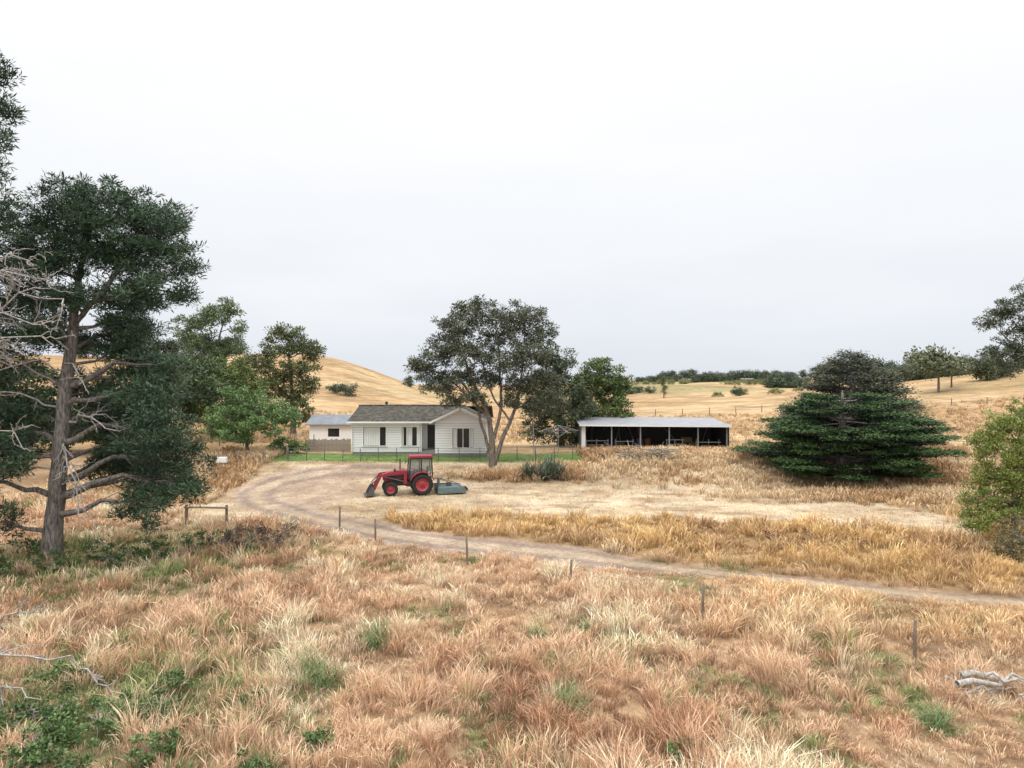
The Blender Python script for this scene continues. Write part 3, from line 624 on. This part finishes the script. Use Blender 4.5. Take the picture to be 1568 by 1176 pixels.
box('left_front_panel',(.2,-.05,1.16),(.46,.06,2.32),M_white,s)
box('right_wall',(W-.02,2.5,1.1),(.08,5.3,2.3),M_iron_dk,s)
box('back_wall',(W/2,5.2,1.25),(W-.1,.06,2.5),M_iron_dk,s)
for i in range(1,6):
    xx=.2+i*(W-.35)/5;box('post',(xx,0,1.12),(.1,.1,2.3),M_steel,s)
    box('rafter',(xx,2.5,2.3),(.08,5,.1),M_wood,s)
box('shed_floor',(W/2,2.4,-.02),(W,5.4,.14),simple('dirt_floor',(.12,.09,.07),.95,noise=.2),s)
for a,b,zz in [(.5,2.6,.9),(.5,2.6,.5),(3.1,4.8,.85),(3.1,4.8,.45),(7.6,9.2,1.0),(7.6,9.2,.6),(10.2,12.4,.8)]:
    box('gate_rail',((a+b)/2,.5+rng.uniform(0,1),zz),(b-a,.05,.06),M_steel,s)
for xx in (.6,1.5,2.5,3.2,4.7,7.7,8.4,9.1,10.3,11.4,12.3): box('gate_upright',(xx,.8,.55),(.06,.05,1.0),M_steel,s)
cyl('drum',(5.6,2.5,.05),(5.6,2.5,.95),.32,simple('drum_blue',(.08,.12,.2),.5),s,18)
cyl('drum',(6.4,3.0,.05),(6.4,3.0,.95),.32,simple('drum_rust',(.2,.09,.05),.7),s,18)
M_hay=simple('hay',(.26,.19,.11),.95,noise=.3,nscale=20,bump=.6)
for i,(xx,yy,zz) in enumerate([(9.6,3.4,.3),(10.7,3.5,.3),(10.1,3.4,.8),(3.9,3.6,.3)]): box('hay_bale',(xx,yy,zz),(1.0,.5,.46),M_hay,s,(0,0,rng.normal()*.1),.05)
for i in range(7):
    a=rng.uniform(1,12);cyl('timber_pole',(a,3.5,.1),(a+rng.normal()*.8,4.6,1.9),.04,M_wood,s,6)
def fence(name,P,sp,ph,wires,pr=.05,mat=M_wood,wr=.008):
    P=np.array(P,float);q=QB();x0,y0=P[0];z0=Hz(x0,y0);prev=None
    for i in range(len(P)-1):
        a=P[i];b=P[i+1];L=np.linalg.norm(b-a);n=max(1,round(L/sp))
        for k in range(n+(1 if i==len(P)-2 else 0)):
            p=a+(b-a)*k/n;z=Hz(*p);o=np.array([p[0]-x0,p[1]-y0,z-z0])
            lx,ly=rng.normal(size=2)*.03;hh=ph*rng.uniform(.93,1.07)
            top=o+np.array([lx,ly,hh])
            q.tube([o+[0,0,-.2],o+[lx*.5,ly*.5,hh*.5],top,top+[0,0,.004]],[pr,pr*.97,pr*.9,.001],0,7)
            if prev is not None:
                for w in wires: q.tube([prev+[0,0,w*ph],(prev+o)/2+[0,0,w*ph-.02],o+[0,0,w*ph]],[wr]*3,1,3)
            prev=o
    return q.build(name,[mat,M_wire],(x0,y0,z0))
M_post=simple('treated_post',(.20,.155,.12),.9,noise=.3,nscale=12,bump=.3)
fence('garden_fence',[(-17.5,53.4),(-9,53.4),(-2.5,53.4),(4.8,54.0)],1.5,1.05,[.97,.75,.52,.3,.1],.032,M_fen,.013)
fence('driveway_fence',[(-24,50.5),(-21,52.5),(-17.8,54)],1.6,1.15,[.9,.6,.3],.06,M_post)
fence('wire_fence',[(-9,35.6),(-6.6,33.0),(-1.9,29.2),(6.3,22.6),(11.5,19.5),(17,17)],5.2,1.15,[.85,.6,.35],.05,M_post,.005)
fence('paddock_fence',[(30,62),(40,60),(52,60)],3,1.1,[.9,.5],.05,M_post)
fence('yard_fence',[(-30,64),(-22,63.5),(-18,62)],2.4,1.2,[.9,.6,.3],.05,M_post)
fence('hill_fence',[(20,118),(50,124),(84,112)],5,1.3,[.9,.5],.08,M_post,.02)
g=empty('timber_rail',(-17.4,36.5,Hz(-17.4,36.5)))
cyl('post_a',(0,0,-.2),(0,0,1.1),.08,M_post,g,10);cyl('post_b',(2.1,.1,-.2),(2.1,.1,1.05),.07,M_post,g,10);cyl('rail',(-.1,-.08,.98),(2.2,-.03,.93),.055,M_wood,g,8)
wt=empty('letterbox',(-22.0,51.8,Hz(-22,51.8)))
cyl('post',(0,0,-.2),(0,0,.5),.04,M_wood,wt,8);box('box_body',(0,0,.62),(.75,.4,.42),M_white,wt,(0,0,.1),.03)
c=empty('rotary_clothesline',(3.9,57.5,Hz(3.9,57.5)))
cyl('mast',(0,0,-.1),(0,0,2.3),.035,M_steel,c,8)
for k in range(4):
    a=k*math.pi/2+.4;e=(math.cos(a)*1.9,math.sin(a)*1.9,1.75);cyl('arm',(0,0,2.25),e,.022,M_steel,c,6);cyl('strut',(0,0,1.2),(e[0]*.6,e[1]*.6,1.95),.016,M_steel,c,6)
    for rr in (.5,.75,1.0):
        b=a+math.pi/2;cyl('line',(math.cos(a)*1.9*rr,math.sin(a)*1.9*rr,2.25-.5*rr),(math.cos(b)*1.9*rr,math.sin(b)*1.9*rr,2.25-.5*rr),.008,M_wire,c,4)
a=empty('antenna_mast',(1.75,53,Hz(1.75,53)))
cyl('pole',(0,0,-.2),(-.25,0,7.2),.045,M_steel,a,8);cyl('boom',(-.25,-.5,6.9),(-.25,.6,6.9),.015,M_steel,a,6)
for k in range(5): cyl('element',(-.6,-.4+.22*k,6.9),(.1,-.4+.22*k,6.9),.008,M_steel,a,4)
for p in ((-2.2,.5),(1.8,.8)): cyl('guy_wire',(-.17,0,5),(p[0],p[1],0),.006,M_wire,a,4)
for x,y,ww in [(205,520,14),(172,500,9)]:
    fb=empty('farm_building',(x,y,Hz(x,y)-.2))
    box('walls',(0,0,1.6),(ww,7,3.2),M_board,fb)
    slab('roof_a',(-ww/2-.4,-4,3.2),(ww/2+.4,-4,3.2),(ww/2+.4,0,4.8),(-ww/2-.4,0,4.8),.1,M_iron,fb)
    slab('roof_b',(-ww/2-.4,4,3.2),(ww/2+.4,4,3.2),(ww/2+.4,0,4.8),(-ww/2-.4,0,4.8),.1,M_iron,fb)
    box('doorway_shade',(0,-3.52,1.3),(3,.06,2.6),M_dark,fb)  # dark slab on the solid wall, painted as a shaded doorway

def flax(name,x,y,n,Lm,c1,c2,w=.07):
    q=QB()
    for i in range(n):
        az=rng.uniform(0,6.28);el=rng.uniform(.35,1.45);Lb=Lm*rng.uniform(.6,1.1);d=np.array([math.cos(az)*math.cos(el),math.sin(az)*math.cos(el),math.sin(el)])
        sd=np.array([-math.sin(az),math.cos(az),0]);P=[np.array([rng.normal()*.15,rng.normal()*.15,0])+d*Lb*t-np.array([0,0,.35*Lb*t*t*math.cos(el)]) for t in (0,.35,.7,1)]
        V=[];
        for p,ww in zip(P,(w*.7,w,w*.7,w*.1)): V+=[p-sd*ww/2,p+sd*ww/2]
        tt=rng.uniform();q.add(np.array(V),[[0,1,3,2],[2,3,5,4],[4,5,7,6]],0,np.array(c1)*(1-tt)+np.array(c2)*tt)
    return q.build(name,[M_leaf],(x,y,Hz(x,y)))
for i,(x,y) in enumerate([(1.3,49.4),(2.3,49.2),(3.3,49.5),(2.7,50.2)]): flax('flax_plant',x,y,130,1.8,(.055,.075,.05),(.19,.22,.16))
for x,y,s in [(-3.9,20.2,.9),(-3.95,20.9,.9),(-4.9,17.6,1.1),(-5.4,18.1,.9),(1.3,16.1,1.0),(1.4,16.7,.8),(9.7,15.6,.9),(9.9,16.0,.7),(.8,21,.8),(2.2,21.5,.7),(-4.3,13,.7),(-5.0,13.6,.6),(-4.4,20.5,.8)]:
    flax('green_rush',x,y,80,s*1.15,(.08,.13,.045),(.22,.29,.11),.018)
def bush(name,x,y,L,c1,c2,lL=.09,lW=.05,nc=60,nl=40,cr=.14):
    return T_(name,x,y,[],L,c1,c2,lL,lW,nc,nl,cr,twigr=.005,bark=M_dead)
for x,y,r in [(-9.4,15.5,1.0),(-8.3,15.9,.7),(-10.3,14.8,.8),(-10.0,13.7,.7),(-7.6,14.4,.5),(-5.2,13.5,.4),(-8.0,13.0,.6),(-4.2,14.4,.35),(-9.0,13.2,.6),(-11.5,17.6,.7),(-6.4,16.3,.4),(3.5,14.2,.3),(-11.2,16,.8),(-8.8,17.2,.5)]:
    bush('weed_patch',x,y,[(0,0,.38,r,r,.34),(r*.6,.2,.35,r*.6,r*.6,.3)],(.038,.08,.028),(.15,.23,.075),nc=46)
for x,y,r in [(-17.2,29.0,1.2),(-15.5,29.8,.9),(-21,30,1.4),(-18.6,27.6,.9),(-14,30.5,.8),(-20.2,26.4,.8)]:
    bush('undergrowth_shrub',x,y,[(0,0,.55,r,r*.8,.6)],(.028,.06,.02),(.13,.20,.065),.12,.06,34)
for x,y in [(-12.2,31.4),(-11.0,31.8),(-13.0,30.6)]:
    bush('blackberry_bush',x,y,[(0,0,.6,.9,.8,.6),(.5,.2,1.0,.5,.5,.4)],(.055,.04,.03),(.20,.14,.10),.12,.035,40,34,.2)
for x,y in [(14.2,32.5),(16,31.5),(12.6,33),(19.5,29.5)]:
    bush('dock_weeds',x,y,[(0,0,.5,.5,.4,.35)],(.12,.055,.035),(.22,.11,.06),.1,.03,30,30,.16)
q=QB()
for a,b,r in [((-.6,0,1.4),(2.0,.5,1.15),.045),((2.0,.5,1.15),(2.9,.6,.1),.03),((-.5,0,.9),(1.6,-.2,.75),.035),((-.5,0,1.9),(1.3,.2,2.6),.035)]: bare_branch(q,a,b,r,.08,0,6,0)
q.build('fallen_branch',[M_dead],(-12.2,15.6,Hz(-13,15.6)))
q=QB()
for i in range(20):
    a=np.array([rng.uniform(-1.3,1.6),rng.normal()*.35,rng.uniform(.12,.5)]);an=rng.normal()*.5
    b=a+np.array([math.cos(an),math.sin(an)*.6,rng.normal()*.12])*rng.uniform(.6,1.9)
    P=bez(a,b,.03,6,.08);q.tube(np.concatenate([P,P[-1:]+.01]),np.append(np.linspace(.08,.03,6),.001)*rng.uniform(.3,1.2),0,8)
q.build('driftwood_log_pile',[M_dead],(12.4,17.4,Hz(12.4,17.4)))
q=QB()
for i in range(80):
    a=np.array([rng.normal()*1.2,rng.normal()*.5,rng.uniform(.1,.8)]);v=rng.normal(size=3)*np.array([1,.6,.3]);b=a+v/np.linalg.norm(v)*rng.uniform(.6,1.8);b[2]=max(b[2],.02)
    q.tube(bez(a,b,.03,5,.06),np.linspace(.05,.015,5),0,5)
q.build('brush_pile',[M_wood],(10.2,53.6,Hz(10.2,53.6)))

# ---------------------------------------------------------------- tractor
tx,ty=-6.15,46.0;tz=Hz(tx,ty)
T=empty('tractor',(tx,ty,tz+.02),math.pi+R(14))
M_red=simple('red_paint',(.30,.03,.045),.45,noise=.3,nscale=3)
M_redw=simple('red_rim',(.45,.07,.08),.5,noise=.25)
M_rub=simple('tyre_rubber',(.03,.028,.026),.9,noise=.3)
M_blk=simple('black_paint',(.03,.03,.032),.5)
M_gry=simple('grey_metal',(.10,.10,.105),.55,.3)
M_teal=simple('teal_deck',(.13,.18,.185),.65,noise=.35,nscale=4)
M_seat=simple('seat_vinyl',(.04,.04,.04),.6)
m,nt,b=newmat('cab_glass');b.inputs['Base Color'].default_value=(.18,.23,.23,1);b.inputs['Roughness'].default_value=.05;b.inputs['Alpha'].default_value=.45;M_cab=m
def wheel(par,x,y,r,w,rimr,nl):
    we=QB();seg=40
    def lathe(prof,mi,sm=True):
        n=len(prof);an=np.arange(seg)*2*np.pi/seg
        V=np.array([[(x+p[0]*math.cos(a),y+p[1],r+p[0]*math.sin(a)) for p in prof] for a in an]).reshape(-1,3)
        Q=[[i*n+j,((i+1)%seg)*n+j,((i+1)%seg)*n+j+1,i*n+j+1] for i in range(seg) for j in range(n-1)]
        we.add(V,Q,mi,(.5,.5,.5),sm)
    h=w/2;R_=r-.035
    lathe([(rimr,-h*.8),(rimr*1.12,-h*.95),(R_*.88,-h),(R_*.97,-h*.85),(R_,-h*.5),(R_,h*.5),(R_*.97,h*.85),(R_*.88,h),(rimr*1.12,h*.95),(rimr,h*.8)],0)
    for g in (-1,1): lathe([(rimr,g*h*.85),(rimr*.92,g*h*.7),(rimr*.86,g*h*.25),(rimr*.4,g*h*.3),(rimr*.36,g*h*.5),(.001,g*h*.5)],1)
    for k in range(nl):
        for sgn in (-1,1):
            a=2*math.pi*(k+(.5 if sgn>0 else 0))/nl;a2=a+.11/r
            P=[]
            for (aa,yy) in ((a,0.0),(a2,sgn*h*.98)):
                for t in (-.022,.022):
                    for rr in (R_-.02,r+.008):
                        ac=aa+t/r;P.append((x+rr*math.cos(ac),y+yy,r+rr*math.sin(ac)))
            we.add(np.array(P),[[0,1,3,2],[4,6,7,5],[1,5,7,3],[0,2,6,4],[0,4,5,1],[2,3,7,6]],0,(.5,.5,.5))
    for k in range(8):
        a=k*math.pi/4;we.tube([(x+rimr*.62*math.cos(a),y-h*.42,r+rimr*.62*math.sin(a)),(x+rimr*.62*math.cos(a),y+h*.42,r+rimr*.62*math.sin(a))],[.03,.03],2,6)
    we.tube([(x,y-h*.7,r),(x,y+h*.7,r)],[rimr*.3]*2,2,12)
    o=we.build('wheel',[M_rub,M_redw,M_gry]);o.parent=par;return o
for sy in (-1,1):
    wheel(T,0,sy*.78,.72,.42,.42,20);wheel(T,2.05,sy*.72,.47,.28,.26,16)
    pr=[(.80*math.cos(a),.72+.80*math.sin(a)) for a in np.linspace(R(160),R(20),12)]+[(.84*math.cos(a),.72+.84*math.sin(a)) for a in np.linspace(R(20),R(160),12)]
    extr('fender',pr,sy*.52,sy*1.0,M_red,T)
cyl('rear_axle',(0,-.7,.72),(0,.7,.72),.13,M_gry,T);cyl('front_axle',(2.05,-.65,.47),(2.05,.65,.47),.07,M_gry,T)
box('gearbox',(.2,0,.8),(1.3,.5,.55),M_gry,T,bev=.05);box('engine_block',(1.55,0,.85),(1.5,.42,.5),M_blk,T,bev=.04)
extr('hood',[(.85,1.1),(.85,1.62),(1.6,1.62),(2.25,1.5),(2.48,1.38),(2.52,1.0),(2.4,.92),(1.4,1.05)],-.33,.33,M_red,T,.04)
box('grille',(2.5,0,1.17),(.05,.46,.32),M_blk,T,bev=.015)
M_lens=simple('lamp_lens',(.7,.7,.68),.2)
for sy in (-1,1):
    box('headlight',(2.5,sy*.2,1.36),(.06,.13,.08),M_lens,T,bev=.02)
    box('hood_stripe',(1.6,sy*.336,1.22),(1.2,.012,.2),M_blk,T);box('side_grille',(2.1,sy*.342,1.2),(.35,.014,.28),M_blk,T)
cyl('exhaust',(1.35,-.36,1.4),(1.35,-.36,2.35),.04,M_blk,T);cyl('air_cleaner',(1.75,.3,1.5),(1.75,.3,1.75),.06,M_blk,T)
box('cab_floor',(.1,0,1.02),(1.5,1.2,.1),M_blk,T,bev=.02)
box('cab_lower_front',(.86,0,1.25),(.06,1.1,.4),M_blk,T);box('cab_door_sill',(.45,0,1.1),(.8,1.24,.16),M_blk,T,bev=.02)
pil=[((.86,1.08),(.72,2.42)),((.02,1.05),(.02,2.42)),((-.72,1.2),(-.66,2.42))]
for sy in (-1,1):
    for (a,b) in pil: cyl('cab_pillar',(a[0],sy*.58,a[1]),(b[0],sy*.58,b[1]),.045,M_blk,T,8)
    poly('side_glass',[(.84,sy*.575,1.15),(.71,sy*.575,2.4),(-.64,sy*.575,2.4),(-.70,sy*.575,1.4)],[[0,1,2,3]],M_cab,T)
poly('windscreen',[(.85,-.56,1.45),(.85,.56,1.45),(.73,.56,2.4),(.73,-.56,2.4)],[[0,1,2,3]],M_cab,T)
poly('rear_window',[(-.70,-.56,1.45),(-.70,.56,1.45),(-.65,.56,2.4),(-.65,-.56,2.4)],[[0,1,2,3]],M_cab,T)
box('cab_roof',(.02,0,2.5),(1.62,1.34,.17),M_red,T,bev=.06);box('roof_trim',(.02,0,2.405),(1.5,1.24,.05),M_blk,T)
box('seat_base',(-.25,0,1.3),(.45,.45,.15),M_seat,T,bev=.04);box('seat_back',(-.45,0,1.6),(.12,.42,.5),M_seat,T,(0,-.15,0),.04)
cyl('steering_column',(.6,0,1.2),(.42,0,1.6),.03,M_blk,T);cyl('steering_wheel',(.43,0,1.6),(.40,0,1.63),.19,M_blk,T,18)
box('dash',(.7,0,1.3),(.2,.5,.5),M_blk,T,bev=.03)
for sy in (-1,1):
    box('step',(.6,sy*.62,.6),(.3,.2,.04),M_gry,T);box('fuel_tank',(.75,sy*.42,.75),(.6,.22,.35),M_blk,T,bev=.04)
    cyl('mirror_arm',(.8,sy*.6,2.1),(.95,sy*.85,2.1),.012,M_blk,T,6);box('mirror',(.96,sy*.9,2.05),(.03,.16,.26),M_blk,T,bev=.01)
    y0=sy*.50
    extr('loader_tower',[(.95,.75),(1.2,.75),(1.15,1.62),(.98,1.62)],y0-.05,y0+.05,M_red,T,.01)
    extr('loader_arm',[(.98,1.5),(1.08,1.64),(2.75,1.42),(3.18,.45),(3.05,.38),(2.62,1.27),(1.05,1.46)],y0-.045,y0+.045,M_red,T,.01)
    cyl('lift_cylinder',(1.12,y0,.9),(2.4,y0,1.25),.04,M_gry,T,10);cyl('tilt_cylinder',(2.6,y0,1.45),(3.22,y0,.85),.035,M_gry,T,10)
    cyl('arm_link',(3.1,y0,.42),(3.22,y0,.85),.03,M_blk,T,8)
cyl('loader_crossbar',(2.85,-.5,1.0),(2.85,.5,1.0),.05,M_red,T)
bp_=[(3.1,.12),(3.62,.05),(3.55,.25),(3.3,.68),(3.12,.65)]
extr('bucket_side_a',bp_,-.84,-.81,M_gry,T);extr('bucket_side_b',bp_,.81,.84,M_gry,T)
extr('bucket_shell',[(3.13,.68),(3.09,.12),(3.64,.03),(3.64,.05),(3.13,.15),(3.16,.68)],-.81,.81,M_blk,T)
for k in range(5): box('bucket_tooth',(3.68,-.7+.35*k,.04),(.14,.06,.03),M_gry,T)
for sy in (-1,1): cyl('link_arm',(-.25,sy*.35,.55),(-1.15,sy*.42,.45),.035,M_blk,T,8)
cyl('top_link',(-.4,0,1.1),(-1.3,0,.95),.03,M_gry,T,8)
extr('slasher_frame',[(-1.1,.42),(-1.2,1.0),(-1.28,1.0),(-1.2,.42)],-.35,.35,M_teal,T)
extr('slasher_deck',[(-1.05,.34),(-1.1,.46),(-2.75,.46),(-2.9,.3),(-2.9,.14),(-2.8,.14),(-2.75,.36),(-1.15,.36),(-1.1,.12),(-1.05,.12)],-.95,.95,M_teal,T,.01)
for sy in (-1,1): extr('slasher_skirt',[(-1.02,.12),(-1.05,.48),(-2.8,.48),(-2.95,.28),(-2.92,.1),(-1.2,.06)],sy*.96-.02,sy*.96+.02,M_teal,T,.008)
box('slasher_gearbox',(-1.9,0,.58),(.35,.3,.25),M_gry,T,bev=.04);cyl('pto_shaft',(-.4,0,.65),(-1.75,0,.6),.05,M_blk,T,10)
for sy in (-1,1): cyl('brace',(-1.22,sy*.3,.98),(-2.7,sy*.7,.48),.025,M_gry,T,6)
cyl('tail_wheel',(-3.05,-.07,.17),(-3.05,.07,.17),.17,M_rub,T,18);box('tail_wheel_arm',(-2.95,0,.38),(.3,.08,.05),M_gry,T)

# ---------------------------------------------------------------- world
w=bpy.data.worlds.new('World');scene.world=w;w.use_nodes=True;nt=w.node_tree
bg=nt.nodes['Background'];bg.inputs['Strength'].default_value=.1
sky=nt.nodes.new('ShaderNodeTexSky');sky.sky_type='NISHITA';sky.sun_disc=False;sky.sun_elevation=R(52);sky.sun_rotation=R(215);sky.dust_density=3
tc=nt.nodes.new('ShaderNodeTexCoord');sep=nt.nodes.new('ShaderNodeSeparateXYZ');nt.links.new(tc.outputs['Generated'],sep.inputs[0])
mp=nt.nodes.new('ShaderNodeMapping');mp.inputs['Scale'].default_value=(1,1,4.5);nt.links.new(tc.outputs['Generated'],mp.inputs[0])
nz=nt.nodes.new('ShaderNodeTexNoise');nz.inputs['Scale'].default_value=1.9;nz.inputs['Detail'].default_value=7;nz.inputs['Roughness'].default_value=.55;nt.links.new(mp.outputs[0],nz.inputs['Vector'])
ad=nt.nodes.new('ShaderNodeMath');ad.operation='MULTIPLY_ADD';ad.inputs[1].default_value=.28;nt.links.new(nz.outputs[0],ad.inputs[0]);
sb=nt.nodes.new('ShaderNodeMath');sb.operation='ADD';sb.inputs[1].default_value=-.12;nt.links.new(sep.outputs['Z'],sb.inputs[0]);nt.links.new(sb.outputs[0],ad.inputs[2])
cr=nt.nodes.new('ShaderNodeValToRGB');e=cr.color_ramp.elements
e[0].position=0;e[0].color=(.385,.407,.44,1);e[1].position=1;e[1].color=(1.7,1.7,1.7,1)
for p,c_ in [(.10,(.42,.438,.466,1)),(.20,(.462,.475,.494,1)),(.32,(.489,.497,.511,1)),(.55,(.55,.553,.56,1)),(.68,(.95,.95,.95,1))]:
    k=e.new(p);k.color=c_
nt.links.new(ad.outputs[0],cr.inputs[0])
sc=nt.nodes.new('ShaderNodeVectorMath');sc.operation='SCALE';sc.inputs['Scale'].default_value=20;nt.links.new(cr.outputs[0],sc.inputs[0])
hs_=nt.nodes.new('ShaderNodeHueSaturation');hs_.inputs['Saturation'].default_value=.25;nt.links.new(sky.outputs[0],hs_.inputs['Color'])
mx=nt.nodes.new('ShaderNodeMix');mx.data_type='RGBA';mx.inputs[0].default_value=.97;nt.links.new(hs_.outputs[0],mx.inputs[6]);nt.links.new(sc.outputs[0],mx.inputs[7])
nt.links.new(mx.outputs[2],bg.inputs['Color'])
sl=bpy.data.lights.new('sun','SUN');sl.energy=1.2;sl.angle=R(14);sl.color=(1,.97,.92)
so=bpy.data.objects.new('sun',sl);scene.collection.objects.link(so);so.location=(0,0,60)
el=R(52);az=R(215)
dirv=Vector((math.sin(az)*math.cos(el),math.cos(az)*math.cos(el),math.sin(el)))
so.rotation_euler=dirv.to_track_quat('Z','Y').to_euler()
cd=bpy.data.cameras.new('camera');cd.lens=24;cd.sensor_width=36;cd.clip_end=6000;cd.clip_start=.1
co=bpy.data.objects.new('camera',cd);scene.collection.objects.link(co);co.location=(0,0,8);co.rotation_euler=(R(90),0,0);scene.camera=co
scene.view_settings.view_transform='Standard';scene.view_settings.look='None';scene.view_settings.exposure=0
